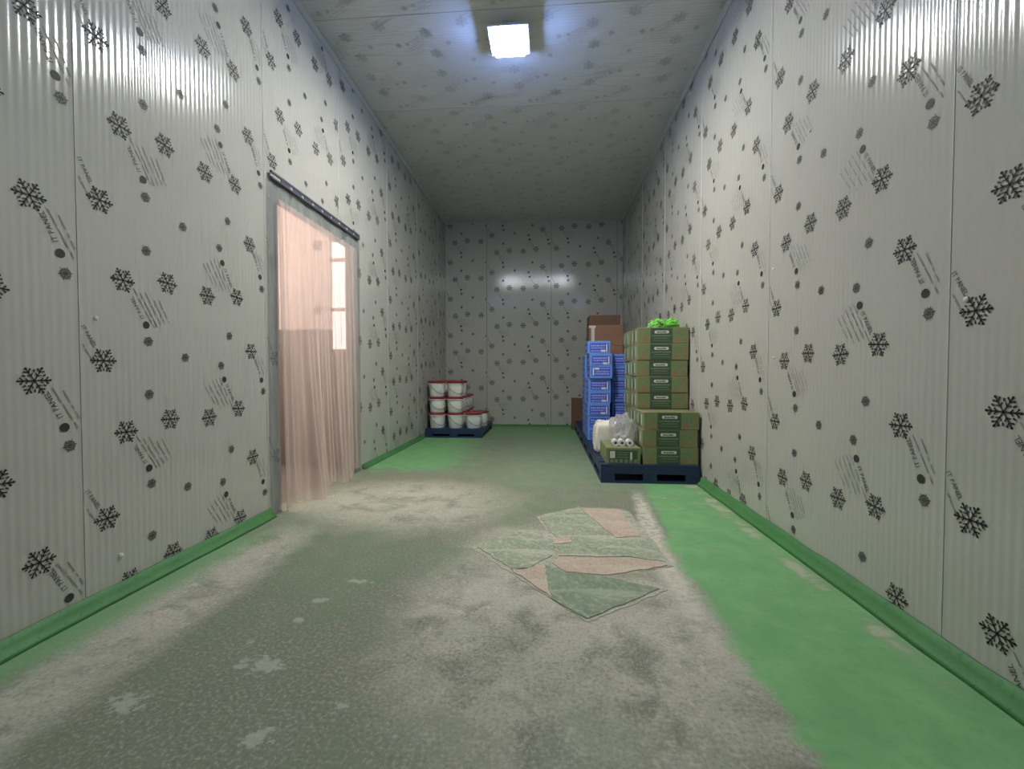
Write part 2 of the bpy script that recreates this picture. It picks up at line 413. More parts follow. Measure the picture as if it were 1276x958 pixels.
def weld(o):
    import bmesh
    bm = bmesh.new(); bm.from_mesh(o.data); bmesh.ops.remove_doubles(bm, verts=bm.verts, dist=1e-6)
    bm.to_mesh(o.data); bm.free(); o.data.update()

def panel_wall(parent, seams, v0, v1, make, phases, mat='panel', faint=False, holes=(), seal='sealant', sealw=0.0042, prints=True):
    """make(s, v, d): s along the wall from the viewer's left, d in front. One ribbed panel per pair of seams."""
    for i in range(len(seams) - 1):
        s0, s1 = seams[i], seams[i + 1]; w = s1 - s0
        hs = [(h[0] - s0, h[1] - s0, h[2], h[3]) for h in holes if h[1] > s0 and h[0] < s1]
        p = ribbed(w, v0, v1, lambda u, v, d: make(s0 + u, v, d), mat, hs).build('panel', parent, smooth=True); weld(p)
        if prints:
            hp = [(h[0] - 0.005, h[1] + 0.005, h[2], h[3] + 0.005) for h in hs]
            print_mb(w, v0, v1, phases[i % len(phases)], lambda u, v: make(s0 + u, v, OFF), hp, faint).build('snowflake_print', p)
    for s in seams[1:-1]:
        spans = [(v0, v1)]
        for h in holes:
            if h[0] < s < h[1]: spans = [(h[3], v1)]
        for a, b in spans:
            mb = MB(); e = sealw / 2
            P = [make(s - e, a, 0.0002), make(s + e, a, 0.0002), make(s + e, b, 0.0002), make(s - e, b, 0.0002),
                 make(s - e * .5, a, 0.002), make(s + e * .5, a, 0.002), make(s + e * .5, b, 0.002), make(s - e * .5, b, 0.002)]
            mb.raw(P, [(0, 1, 5, 4), (1, 2, 6, 5), (2, 3, 7, 6), (3, 0, 4, 7), (4, 5, 6, 7)], seal).build('joint_sealant', parent)

# ------------------------------------------------------------------ the room
T = 0.10
TL = 0.05     # the wall around the doorway is thin
o = MB().box((LEFT - T, FRONT, -0.1), (RIGHT + T, BACK, 0), 'floor').build('floor'); structure(o, 'worn concrete floor with patchy green paint')

DOOR = (2.69, 3.74, 0.0, 2.0)           # opening in the left wall: from, to, sill, head
mb = MB()
mb.box((LEFT - TL, FRONT, 0), (LEFT - 0.003, DOOR[0], TOP), 'core').box((LEFT - TL, DOOR[1], 0), (LEFT - 0.003, BACK, TOP), 'core')
mb.box((LEFT - TL, DOOR[0], DOOR[3]), (LEFT - 0.003, DOOR[1], TOP), 'core')
wl = structure(mb.build('wall_left'), 'left wall of grey ribbed panels printed with snowflakes')
panel_wall(wl, [FRONT, -1.77, -0.685, 0.40, 1.485, 2.56, 3.53, 4.63, 5.73, 6.83, BACK], 0, TOP, lambda s, v, d: (LEFT + d, s, v),
           [0.1, 0.3, 0.5, 0.175, 0.327, 0.37, 0.22, 0.47, 0.05, 0.3], holes=[DOOR])
wr = structure(MB().box((RIGHT + 0.003, FRONT, 0), (RIGHT + T, BACK, TOP), 'core').build('wall_right'), 'right wall of grey ribbed panels printed with snowflakes')
panel_wall(wr, [-BACK, -7.0, -5.9, -4.8, -3.7, -2.585, -1.47, -0.36, 0.75, 1.86, -FRONT], 0, TOP, lambda s, v, d: (RIGHT - d, -s, v),
           [0.1, 0.42, 0.2, 0.55, 0.33, 0.015, 0.461, 0.2, 0.4, 0.1])
wb = structure(MB().box((LEFT - T, BACK + 0.003, 0), (RIGHT + T, BACK + T, TOP), 'core').build('wall_back'), 'far wall of grey ribbed panels printed with snowflakes')
panel_wall(wb, [LEFT, -1.005, 0.075, 1.155, RIGHT], 0, TOP, lambda s, v, d: (s, BACK - d, v), [0.3, 0.12, 0.5, 0.3], sealw=0.006, seal='joint')
wf = structure(MB().box((LEFT - T, FRONT - T, 0), (RIGHT + T, FRONT - 0.003, TOP), 'core').build('wall_front'), 'wall behind the viewer of grey ribbed panels')
panel_wall(wf, [-RIGHT, -0.2, 0.9, -LEFT], 0, TOP, lambda s, v, d: (-s, FRONT + d, v), [0.2, 0.4, 0.1])
ce = structure(MB().box((LEFT - T, FRONT - T, TOP + 0.003), (RIGHT + T, BACK + T, TOP + T), 'core').build('ceiling'), 'ceiling of grey ribbed panels with faint snowflakes')
# ceiling panels run across the room: their ribs lie along x
panel_wall(ce, [FRONT, -1.3, -0.2, 0.9, 2.0, 3.1, 4.2, 5.3, 6.4, BACK], LEFT, RIGHT, lambda s, v, d: (v, s, TOP - d),
           [0.1, 0.3, 0.5, 0.2, 0.4, 0.0, 0.33, 0.15, 0.5], mat='ceiling', faint=True, seal='trim', sealw=0.004)
# slim corner trims under the ceiling
for i, (a, b, ax, sx) in enumerate((((LEFT, FRONT), (LEFT, BACK), 'y', 1), ((RIGHT, FRONT), (RIGHT, BACK), 'y', -1), ((LEFT, BACK), (RIGHT, BACK), 'x', -1))):
    mb = MB(); w = 0.028
    if ax == 'y':
        x = a[0] + sx * 0.002; prof = [(x, TOP - w), (x + sx * 0.003, TOP - w), (x + sx * w, TOP - 0.005), (x + sx * w, TOP - 0.002), (x, TOP - 0.002)]
        pts = [(px, a[1], pz) for px, pz in prof] + [(px, b[1], pz) for px, pz in prof]
    else:
        y = a[1] - 0.002; prof = [(y, TOP - w), (y - 0.003, TOP - w), (y - w, TOP - 0.005), (y - w, TOP - 0.002), (y, TOP - 0.002)]
        pts = [(a[0], py, pz) for py, pz in prof] + [(b[0], py, pz) for py, pz in prof]
    n = 5; mb.raw(pts, [(k, (k + 1) % n, n + (k + 1) % n, n + k) for k in range(n)] + [tuple(range(n)), tuple(range(n, 2 * n))], 'trim')
    structure(mb.build('trim_%d' % (i + 1)), 'slim grey corner trim under the ceiling')

# small dabs of white sealant left on the panels
def dab(parent, loc, axis, rr):
    prof = [(rr, 0.0), (rr * 0.9, rr * 0.3), (rr * 0.55, rr * 0.55), (0.001, rr * 0.62)]
    o = MB().lathe(prof, 'dab', 12).build('sealant_dab', parent, smooth=True, loc=loc); o.rotation_euler = (0, axis * math.pi / 2, 0)
M['dab'] = plain('sealant_dab_white', (226, 226, 218), 0.4)
for y, z, q in ((1.545, 1.105, 0.009), (1.62, 0.16, 0.011), (2.60, 1.99, 0.008)): dab(wl, (LEFT + 0.0003, y, z), 1, q)
for y, z, q in ((1.415, 1.115, 0.009), (2.54, 1.47, 0.008), (2.52, 0.98, 0.007), (2.22, 2.05, 0.008)): dab(wr, (RIGHT - 0.0003, y, z), -1, q)

# green cement curb at the foot of the walls
def curb(name, pts, inward, label, h=0.07, w=0.055):
    mb = MB(); rnd = random.Random(len(name)); V = []; n = 6
    for (x, y) in pts:
        hh = h * rnd.uniform(0.92, 1.07); ww = w * rnd.uniform(0.9, 1.1); ix, iy = inward
        for (d, z) in ((0.0005, 0.0), (0.0005, hh), (0.006, hh), (0.3 * ww, 0.55 * hh), (0.75 * ww, 0.2 * hh), (ww, 0.0)):
            V.append((x + ix * d, y + iy * d, z))
    F = []
    for i in range(len(pts) - 1):
        for k in range(n): F.append((i * n + k, i * n + (k + 1) % n, (i + 1) * n + (k + 1) % n, (i + 1) * n + k))
    F += [tuple(range(n)), tuple(range((len(pts) - 1) * n, len(pts) * n))]
    o = mb.raw(V, F, 'curb').build(name, smooth=True); return structure(o, label)
def run(a, b, step=0.16):
    n = max(2, int(abs(b - a) / step)); return [a + (b - a) * i / n for i in range(n + 1)]
curb('baseboard_left', [(LEFT + 0.0015, y) for y in run(FRONT, 2.585)], (1, 0), 'green cement curb along the left wall', 0.055, 0.045)
curb('baseboard_left_far', [(LEFT + 0.0015, y) for y in run(3.93, BACK)], (1, 0), 'green cement curb on the left wall beyond the curtain', 0.045, 0.04)
curb('baseboard_right', [(RIGHT - 0.0015, y) for y in run(FRONT, BACK)], (-1, 0), 'green cement curb along the right wall', 0.064, 0.045)
curb('baseboard_back', [(x, BACK - 0.0015) for x in run(LEFT, RIGHT)], (0, -1), 'green cement curb along the far wall', 0.035, 0.04)

# ------------------------------------------------------------------ corridor outside the doorway
CX0, CX1, CY0, CY1, CZ = -3.4, LEFT - TL, 1.3, 4.10, 2.75
structure(MB().box((CX0, CY0, -0.1), (CX1, CY1, -0.002), 'corridor_floor').build('floor_corridor'), 'corridor floor outside the doorway')
structure(MB().box((CX0, CY0, CZ), (CX1, CY1, CZ + 0.1), 'corridor').build('ceiling_corridor'), 'corridor ceiling outside the doorway')
structure(MB().box((CX0 - 0.1, CY0, 0), (CX0, CY1, CZ), 'corridor').build('wall_corridor_side'), 'pinkish corridor wall outside the doorway')
structure(MB().box((CX0, CY0 - 0.1, 0), (CX1, CY0, CZ), 'corridor').build('wall_corridor_near'), 'pinkish corridor wall outside the doorway')
WX0, WX1, WZ0, WZ1 = -2.09, -1.82, 1.10, 2.20
mb = MB().box((CX0, CY1, 1.32), (WX0, CY1 + 0.1, CZ), 'corridor').box((CX0, CY1, 0), (WX0, CY1 + 0.1, 1.32), 'dado').box((WX0, CY1, 0), (CX1, CY1 + 0.1, WZ0), 'dado')
mb.box((WX0, CY1, WZ1), (CX1, CY1 + 0.1, CZ), 'corridor').box((WX1, CY1, WZ0), (CX1, CY1 + 0.1, WZ1), 'corridor')
cb = structure(mb.build('wall_corridor_back'), 'pinkish corridor wall seen through the curtain')
out = []
for k in range(5): flake(out, (0.0, 0.28 + k * PERIOD), 0.05, 'print')
mb = MB()
for pts, m in out: mb.poly([(-2.21 + u, CY1 - 0.002, v) for u, v in pts], m)
mb.build('snowflake_print', cb)
win = structure(MB().box((WX0, CY1 + 0.05, WZ0), (WX1, CY1 + 0.06, WZ1), 'window_soft').build('window_1'), 'bright window behind the curtain')
for z in (WZ0, 1.5, 1.98, WZ1 - 0.03): MB().box((WX0, CY1 + 0.02, z), (WX1, CY1 + 0.05, z + 0.03), 'mullion').build('mullion', win)
w2 = structure(MB().box((CX0 + 0.001, 1.9, 1.5), (CX0 + 0.012, 3.7, 2.5), 'added_glow').build('added_window_2'), 'added unseen glowing window that lights the corridor')  # added out of view as a warm light source for the corridor
for y in (1.9, 2.78, 3.66): MB().box((CX0 + 0.012, y, 1.5), (CX0 + 0.04, y + 0.04, 2.5), 'mullion').build('mullion', w2)

# ------------------------------------------------------------------ door curtain
cur = thing('door_curtain', 'milky plastic curtain hanging from a dark rail over the lit doorway', 'curtain', (LEFT, 2.6, 0))
mb = MB(); NS, NT = 300, 26; Lw = 1.12; V = []; F = []
rc = random.Random(11)
def fold(s):
    return 0.5 + 0.5 * (0.4 * math.sin(2 * math.pi * (s * 11 + 0.5 * math.sin(s * 7))) + 0.42 * math.sin(2 * math.pi * (s * 21 + 0.4 * math.sin(s * 13)) + 1) + 0.18 * math.sin(2 * math.pi * s * 5 + 2))
def lobe(s, c, w): return math.exp(-((s - c) / w) ** 2)
for j in range(NT + 1):
    t = j / NT                                  # 0 bottom, 1 top
    for i in range(NS + 1):
        s = i / NS
        amp = 0.018 + 0.030 * (1 - t)
        flare = (1 - t) ** 2 * (0.11 * lobe(s, 0.30, 0.10) + 0.06 * lobe(s, 0.62, 0.16) + 0.03 * lobe(s, 0.08, 0.08))
        drift = 0.012 * s * (1 - t) * math.sin(s * 9)
        x = 0.014 + amp * fold(s + 0.012 * (1 - t) * math.sin(s * 20)) + flare
        zb = 0.006 + 0.05 * max(0.0, math.sin(s * 15)) * (1 - lobe(s, 0.3, 0.1))
        V.append((x, 0.055 + (Lw + 0.02) * s + drift + (0.010 + 0.004 * t) * math.sin(2 * math.pi * (s * 21 + 0.4 * math.sin(s * 13)) + 2.6) * math.sin(math.pi * min(1, s * 12)) , zb + (2.0 - zb) * t))
for j in range(NT):
    for i in range(NS):
        a = j * (NS + 1) + i; F.append((a, a + 1, a + NS + 2, a + NS + 1))
mb.raw(V, F, 'film').build('curtain_film', cur, smooth=True)
def strip(a, b, z0, z1, d=0.006):
    m = MB(); n = 10; W = []
    for i in range(n + 1):
        y = a + (b - a) * i / n; x = d + 0.003 * math.sin(i * 1.7)
        W += [(x, y, z0), (x, y, z1)]
    return m.raw(W, [(2 * i, 2 * i + 2, 2 * i + 3, 2 * i + 1) for i in range(n)], 'film_hem')
strip(-0.02, 0.095, 0.0, 2.10).build('hem_strip', cur, smooth=True)
strip(1.17, 1.31, 0.0, 2.10).build('hem_strip', cur, smooth=True)
strip(0.095, 1.17, 1.985, 2.10, 0.008).build('hem_strip', cur, smooth=True)
rl = MB().box((0.012, 0.0, 2.108), (0.02, 1.275, 2.142), 'rail_pale').build('rail', cur)
MB().box((0.012, 0.0, 2.132), (0.026, 1.275, 2.146), 'rail').build('rail_edge', rl)
MB().box((0.012, 0.0, 2.10), (0.026, 1.275, 2.110), 'rail').build('rail_edge', rl)
for k in range(9): MB().box((0.0202, 0.10 + k * 0.135, 2.11), (0.0235, 0.20 + k * 0.135, 2.132), 'rail').build('clip', rl)

# ------------------------------------------------------------------ lamps
def lamp(x, y, mat, label):
    t = thing('ceiling_lamp', label, 'lamp', (x, y, TOP - 0.004), 0, 'square ceiling lamps')
    MB().box((-0.05, -0.05, -0.09), (0.05, 0.05, 0.0), 'lamp_body').build('mount', t, bevel=0.004)
    MB().box((-0.145, -0.145, -0.10), (0.145, 0.145, -0.09), 'lamp_body').build('added_glow_shield', t, bevel=0.003)  # added plate, shields the nearby ceiling from the rim glow
    MB().box((-0.11, -0.11, -0.135), (0.11, 0.11, -0.1002), 'added_rim').build('rim', t)  # added glowing side, throws a bluish tint onto the ceiling
    MB().box((-0.105, -0.105, -0.137), (0.105, 0.105, -0.1355), mat).build('diffuser', t)
lamp(-0.277, 3.26, 'lamp_main', 'square lit ceiling lamp in the middle of the room')
lamp(-0.277, -0.5, 'lamp_rear', 'square lit ceiling lamp above and behind the viewer')

# ------------------------------------------------------------------ pallets
def pallet(loc, W, L, H, label, group=None):
    t = thing('plastic_pallet', label, 'pallet', loc, 0, group)
    nb = 9; pitch = L / nb; bw = pitch - 0.022
    me = MB().box((0, 0, 0), (W, bw, 0.026), 'pallet').mesh('deck_board')
    for k in range(nb):
        b = link_mesh('deck_board', me, t, (0, k * pitch + 0.011 * (k > 0), H - 0.026))
    MB().box((0, 0, H - 0.075), (W, 0.022, H - 0.0262), 'pallet').build('deck_edge', t, bevel=0.003)
    MB().box((0, L - 0.022, H - 0.075), (W, L, H - 0.0262), 'pallet').build('deck_edge', t, bevel=0.003)
    for x in (0, W - 0.022): MB().box((x, 0.0225, H - 0.075), (x + 0.022, L - 0.0225, H - 0.0262), 'pallet').build('deck_edge', t)
    bm = MB().box((0, 0, 0), (0.11, 0.12, H - 0.075 - 0.022), 'pallet').mesh('block')
    for x in (0.0, W / 2 - 0.055, W - 0.11):
        for y in (0.0, L / 2 - 0.06, L - 0.12): link_mesh('block', bm, t, (x, y, 0.022))
    rm = MB().box((0, 0, 0), (0.11, L, 0.0218), 'pallet').mesh('runner')
    for x in (0.0, W / 2 - 0.055, W - 0.11): link_mesh('runner', rm, t, (x, 0, 0))
    for y in (0.0, L - 0.1): MB().box((0.1105, y, 0), (W / 2 - 0.0555, y + 0.1, 0.0218), 'pallet').build('runner', t); MB().box((W / 2 + 0.0555, y, 0), (W - 0.1105, y + 0.1, 0.0218), 'pallet').build('runner', t)
    return t
PH = 0.15
pallet((0.445, 3.60, 0), 0.785, 1.12, PH, 'navy plastic pallet nearest the viewer, under the green cartons', 'pallets along the right wall')
pallet((0.445, 4.74, 0), 0.785, 1.12, PH, 'navy plastic pallet in the middle of the row, under the blue cartons', 'pallets along the right wall')
pallet((0.445, 5.88, 0), 0.785, 1.0, PH, 'navy plastic pallet at the far end of the row, under the brown cartons', 'pallets along the right wall')
pallet((-1.685, 5.97, 0), 0.80, 1.12, 0.125, 'navy plastic pallet under the white pails by the left wall')

# ------------------------------------------------------------------ cartons
ORD = ['bottom', 'second', 'third', 'fourth', 'fifth', 'sixth', 'seventh', 'eighth', 'ninth']
def nth(k, n):
    if k == n - 1: return 'topmost carton'
    if k == 0: return 'bottom carton'
    return ORD[k] + ' carton from the bottom'
def plate(mb, p, q, y, m):              # thin printed patch on a front face
    mb.poly([(p[0], y, p[1]), (q[0], y, p[1]), (q[0], y, q[1]), (p[0], y, q[1])], m)
def side_plate(mb, p, q, x, m):
    mb.poly([(x, q[0], p[1]), (x, p[0], p[1]), (x, p[0], q[1]), (x, q[0], q[1])], m)
def carton_body(W, D, H, mat):
    import bmesh
    me = MB().box((-W / 2, 0, 0), (W / 2, D, H), mat).mesh('body')
    bm = bmesh.new(); bm.from_mesh(me)
    bmesh.ops.bevel(bm, geom=list(bm.edges), offset=0.004, segments=1, affect='EDGES'); bm.to_mesh(me); bm.free(); return me
GW, GD, GH = 0.438, 0.29, 0.1435
gbody = carton_body(GW, GD, GH - 0.001, 'gcarton')
def green_front():
    mb = MB(); y = -0.0006
    plate(mb, (-0.11, 0.004), (0.076, GH - 0.006), y, 'gband')
    lz, lw, lh = 0.102, 0.056, 0.0125; cx = -0.014
    pts = [(-lw, -lh), (lw, -lh), (lw + .006, -lh + .008), (lw + .006, lh - .008), (lw, lh), (-lw, lh), (-lw - .006, lh - .008), (-lw - .006, -lh + .008)]
    mb.poly([(cx + a, y - 0.0006, lz + b) for a, b in pts], 'white_ink')
    rnd = random.Random(5); x = cx - 0.042
    while x < cx + 0.04:
        w = rnd.uniform(0.006, 0.011); plate(mb, (x, lz - 0.007), (x + w, lz + rnd.choice((0.003, 0.006))), y - 0.0012, 'dark_ink'); x += w + 0.003
    for z, a, b, h in ((0.064, -0.10, 0.066, 0.011), (0.045, -0.08, 0.05, 0.006), (0.026, -0.09, 0.06, 0.004)):
        x = a
        while x < b:
            w = rnd.uniform(0.008, 0.022); plate(mb, (x, z), (min(b, x + w), z + h), y - 0.0006, 'grey_ink'); x += w + 0.004
    return mb.mesh('front_print')
def green_side():
    mb = MB(); x = -GW / 2 - 0.0006
    side_plate(mb, (0.02, 0.02), (0.05, GH - 0.02), x, 'gedge'); side_plate(mb, (0.075, 0.03), (0.10, GH - 0.025), x, 'white_ink')
    side_plate(mb, (0.13, 0.015), (0.19, GH - 0.03), x, 'gband'); side_plate(mb, (0.215, 0.03), (0.238, GH - 0.03), x, 'white_ink')
    side_plate(mb, (0.25, 0.02), (0.27, GH - 0.05), x, 'gedge'); return mb.mesh('side_print')
gtape = MB().box((-GW / 2 + 0.01, GD / 2 - 0.024, GH - 0.0012), (GW / 2 - 0.01, GD / 2 + 0.024, GH - 0.0004), 'clear_tape').mesh('tape')
gfront, gside = green_front(), green_side()
def green_carton(x, y, z, rz, label, group):
    t = thing('carton', label, 'carton', (x, y, z), rz, group)
    link_mesh('body', gbody, t); link_mesh('front_print', gfront, t); link_mesh('side_print', gside, t); link_mesh('tape', gtape, t)
    return t
r = random.Random(21)
for k in range(3):
    green_carton(1.006 + (0.0, -0.006, 0.004)[k] , 3.625, PH + k * GH, 0, 'green printed carton in the low front stack, ' + nth(k, 3), 'green cartons on the near pallet')
for k in range(8):
    green_carton(1.018 + r.uniform(-0.007, 0.004), 3.935 + r.uniform(-0.006, 0.006), PH + k * GH, 0, 'green printed carton in the tall stack facing the viewer, ' + nth(k, 8), 'green cartons on the near pallet')
for k in range(8):
    green_carton(1.012 + r.uniform(-0.008, 0.004), 4.245 + r.uniform(-0.004, 0.006), PH + k * GH, 0, 'green printed carton in the stack behind the tall one, ' + nth(k, 8), 'green cartons on the near pallet')
# the single carton standing end-on at the pallet corner
t = thing('carton', 'single green carton turned end-on at the near pallet corner', 'carton', (0.628, 3.625, PH), 0, 'green cartons on the near pallet')
link_mesh('body', carton_body(0.275, 0.42, 0.137, 'gcarton'), t)
mb = MB(); y = -0.0006
plate(mb, (-0.115, 0.008), (0.115, 0.115), y, 'gband')
plate(mb, (-0.108, 0.05), (-0.066, 0.108), y - .0006, 'white_ink')
plate(mb, (0.055, 0.03), (0.072, 0.10), y - .0006, 'white_ink')
for z in (0.055, 0.075, 0.092): plate(mb, (-0.05, z), (0.04, z + 0.006), y - .0006, 'grey_ink')
for x in (-0.105, -0.07, -0.03, 0.01, 0.05, 0.085): plate(mb, (x, 0.012), (x + 0.026, 0.04), y - .0006, 'grey_ink')
mb.build('end_print', t)
MB().box((-0.024, 0.004, 0.1365), (0.024, 0.416, 0.1378), 'clear_tape').build('tape', t)

BW, BD, BH = 0.245, 0.35, 0.1375
bbody = carton_body(BW, BD, BH - 0.001, 'bcarton')
def blue_front(flip):
    mb = MB(); y = -0.0006; s = -1 if flip else 1
    def P(p, q, yy, m):
        a = (s * p[0], BH / 2 + s * (p[1] - BH / 2)); b = (s * q[0], BH / 2 + s * (q[1] - BH / 2))
        plate(mb, (min(a[0], b[0]), min(a[1], b[1])), (max(a[0], b[0]), max(a[1], b[1])), yy, m)
    P((-0.098, 0.012), (0.105, 0.112), y, 'bpanel')
    P((0.078, 0.018), (0.092, 0.102), y - .0006, 'white_ink'); P((0.02, 0.018), (0.07, 0.04), y - .0006, 'white_ink')
    rnd = random.Random(9)
    for z, a, b, h in ((0.078, -0.085, 0.065, 0.016), (0.054, -0.085, 0.06, 0.012), (0.022, -0.085, 0.01, 0.012)):
        x = a
        while x < b:
            w = rnd.uniform(0.01, 0.026); P((x, z), (min(b, x + w), z + h), y - .0006, 'bink'); x += w + 0.006
    return mb.mesh('front_print')
def blue_side():
    mb = MB(); x = -BW / 2 - 0.0006
    side_plate(mb, (0.03, 0.02), (0.32, 0.115), x, 'bpanel')
    for y0 in (0.05, 0.12, 0.2, 0.27): side_plate(mb, (y0, 0.045), (y0 + 0.04, 0.09), x - .0006, 'bink')
    return mb.mesh('side_print')
bfront, bfront_f, bside = blue_front(False), blue_front(True), blue_side()
btape = MB().box((-0.024, 0.006, BH - 0.0012), (0.024, BD - 0.006, BH - 0.0004), 'tape').mesh('tape')
def blue_carton(x, y, z, rz, label, flip=False):
    t = thing('carton', label, 'carton', (x, y, z), rz, 'blue cartons on the middle pallet')
    link_mesh('body', bbody, t); link_mesh('front_print', bfront_f if flip else bfront, t); link_mesh('side_print', bside, t)
    link_mesh('tape', btape, t)
for (cx, cy, n, what) in ((0.582, 4.90, 8, 'front left stack'), (0.858, 5.02, 7, 'front right stack'),
                          (0.582, 5.28, 7, 'left stack of the second row'), (0.858, 5.40, 7, 'right stack of the second row')):
    for k in range(n):
        dx = r.uniform(-0.006, 0.006); dy = r.uniform(-0.008, 0.008)
        if what == 'front left stack':
            if k >= 5: dy -= 0.035; dx += (0.012, 0.010, -0.002)[k - 5]
            if k == 7: dx -= 0.008
        blue_carton(cx + dx, cy + dy, PH + k * BH, 0, 'blue printed carton in the %s, %s' % (what, nth(k, n)), flip=(k == 5 and n == 8))
# brown cartons
def brown_carton(x, y, z, W, D, H, label, mat='kraft', strip=True, group='plain brown cartons'):
    t = thing('carton', label, 'carton', (x, y, z), 0, group)
    link_mesh('body', carton_body(W, D, H - 0.001, mat), t)
    MB().box((-W / 2 + 0.004, D / 2 - 0.03, H - 0.0013), (W / 2 - 0.004, D / 2 + 0.03, H - 0.0003), 'clear_tape').build('tape', t)
    MB().box((-W / 2, -0.0012, H * 0.5 - 0.001), (W / 2, 0.0, H * 0.5 + 0.001), 'kraft_dark').build('flap_seam', t)
    if strip:
        mb = MB().box((-W / 2 + 0.03, -0.0016, H * 0.1), (-W / 2 + 0.075, -0.0004, H * 0.86), 'tape').box((-W / 2 - 0.0014, -0.0014, H * 0.86), (-W / 2 + 0.09, -0.0002, H * 0.97), 'tape')
        mb.build('label_strip', t)
    return t
for k in range(5):
    brown_carton(0.815, 6.12, PH + k * 0.282, 0.46, 0.40, 0.282, 'large brown carton in the stack behind the blue ones, ' + ('topmost of the large ones' if k == 4 else nth(k, 6)), strip=(k == 4))
brown_carton(0.80, 6.14, PH + 5 * 0.282, 0.42, 0.36, 0.14, 'flat brown carton lying on top of the brown stack', 'kraft_dark', False)
brown_carton(0.515, 6.95, 0.0, 0.22, 0.20, 0.50, 'narrow dark brown carton standing on the floor by the far wall', 'kraft_dark', False)

# ------------------------------------------------------------------ odds and ends on the near pallet
def lump(name, parent, loc, size, mat, seed, bumps=0.12, flat=0.5, n=22, m=14, smooth=True, crease=1.0):
    rnd = random.Random(seed); ph = [(rnd.uniform(0, 6.3), rnd.uniform(0, 6.3), rnd.randint(2, 7), rnd.randint(2, 7)) for _ in range(7)]
    V = []; F = []
    for j in range(m + 1):
        b = -math.pi / 2 + math.pi * j / m
        for i in range(n):
            a = 2 * math.pi * i / n; q = 1 + bumps * sum(math.sin(p[2] * a + p[0]) * math.cos(p[3] * b + p[1]) for p in ph) / 2.4
            sgn = lambda c, e: math.copysign(abs(c) ** e, c)
            x = sgn(math.cos(b), flat) * sgn(math.cos(a), flat); y = sgn(math.cos(b), flat) * sgn(math.sin(a), flat); z = sgn(math.sin(b), flat)
            if z < 0: z = max(z * (1 + 0 * q), -1.0); q2 = 1 + (q - 1) * 0.5
            V.append((x * size[0] / 2 * q, y * size[1] / 2 * q, size[2] / 2 + z * size[2] / 2 * (1.0 if z < 0 else q)))
    for j in range(m):
        for i in range(n): F.append((j * n + i, j * n + (i + 1) % n, (j + 1) * n + (i + 1) % n, (j + 1) * n + i))
    return MB().raw(V, F, mat).build(name, parent, smooth=smooth, loc=loc)
t = thing('sack', 'crumpled white plastic sack between the blue cartons and the end-on green carton', 'sack', (0.555, 4.22, PH))
lump('body', t, (0, 0, 0.0), (0.20, 0.24, 0.285), 'sack', 3, 0.09, 0.35, 30, 18)
mb = MB(); V = []
mb.tube([(-0.07 + 0.02 * i, 0.01 * math.sin(i * 2.0), 0.285 + 0.010 * math.sin(i * 1.3)) for i in range(8)], 0.012, 'sack', 7).build('folded_top', t, smooth=True)
bagt = thing('plastic_bag', 'clear crumpled plastic bag lying over silver rolls on the end-on green carton', 'bag', (0.655, 3.86, PH + 0.137))
lump('film', bagt, (0.0, 0.0, 0.0), (0.21, 0.22, 0.235), 'bag', 12, 0.16, 0.8, 30, 16, False)
mb = MB()
mb.tube([(0.0, 0, 0.225), (0.01, 0.0, 0.245), (0.035, -0.01, 0.262), (0.05, -0.02, 0.255)], 0.010, 'bag', 7).build('knot', bagt, smooth=True)
for x, w in ((0.575, 'leftmost'), (0.628, 'middle one'), (0.692, 'rightmost')):
    t = thing('foil_roll', 'silver roll end on the end-on green carton, %s of three' % w, 'roll', (x, 3.68, PH + 0.137 + 0.029), 0, 'silver rolls on the green carton')
    prof = [(0.012, 0.0), (0.028, 0.0), (0.0285, 0.004), (0.0285, 0.066), (0.028, 0.07), (0.012, 0.07), (0.012, 0.0)]
    o = MB().lathe(prof, 'roll', 24, False).build('foil', t, smooth=False); o.rotation_euler = (-math.pi / 2, 0, 0)
    o2 = MB().lathe([(0.0118, 0.004), (0.0118, 0.062)], 'roll_core', 18).build('core', t); o2.rotation_euler = (-math.pi / 2, 0, 0)
# bright green film bundle on the tall stack
t = thing('plastic_film_bundle', 'bright green crumpled plastic film on top of the tall green carton stack', 'plastic film', (1.03, 4.03, PH + 8 * GH))
rg = random.Random(4); mb = MB()
for k in range(13):
    cx, cy = rg.uniform(-0.09, 0.10), rg.uniform(-0.05, 0.10); R = rg.uniform(0.022, 0.045); a0 = rg.uniform(0, 6); tw = rg.uniform(0.012, 0.024); hz = rg.uniform(0.02, 0.055)
    V = []; F = []
    for i in range(17):
        a = a0 + i * 0.38; rr = R * (1 + 0.25 * math.sin(i * 0.9 + k))
        p = Vector((cx + rr * math.cos(a), cy + 0.6 * rr * math.sin(a), max(0.004, hz + rr * 0.8 * math.sin(a * 0.9 + k))))
        V += [p, p + Vector((0.004 * math.sin(i), tw * 0.7, tw))]
    for i in range(16): F.append((2 * i, 2 * i + 2, 2 * i + 3, 2 * i + 1))
    mb.raw(V, F, 'green_film')
o = mb.build('curled_strips', t, smooth=True); sm = o.modifiers.new('solid', 'SOLIDIFY'); sm.thickness = 0.0012
lump('folded_film', t, (0.07, 0.02, 0.0), (0.17, 0.16, 0.045), 'green_film', 8, 0.16, 0.7, 26, 10)

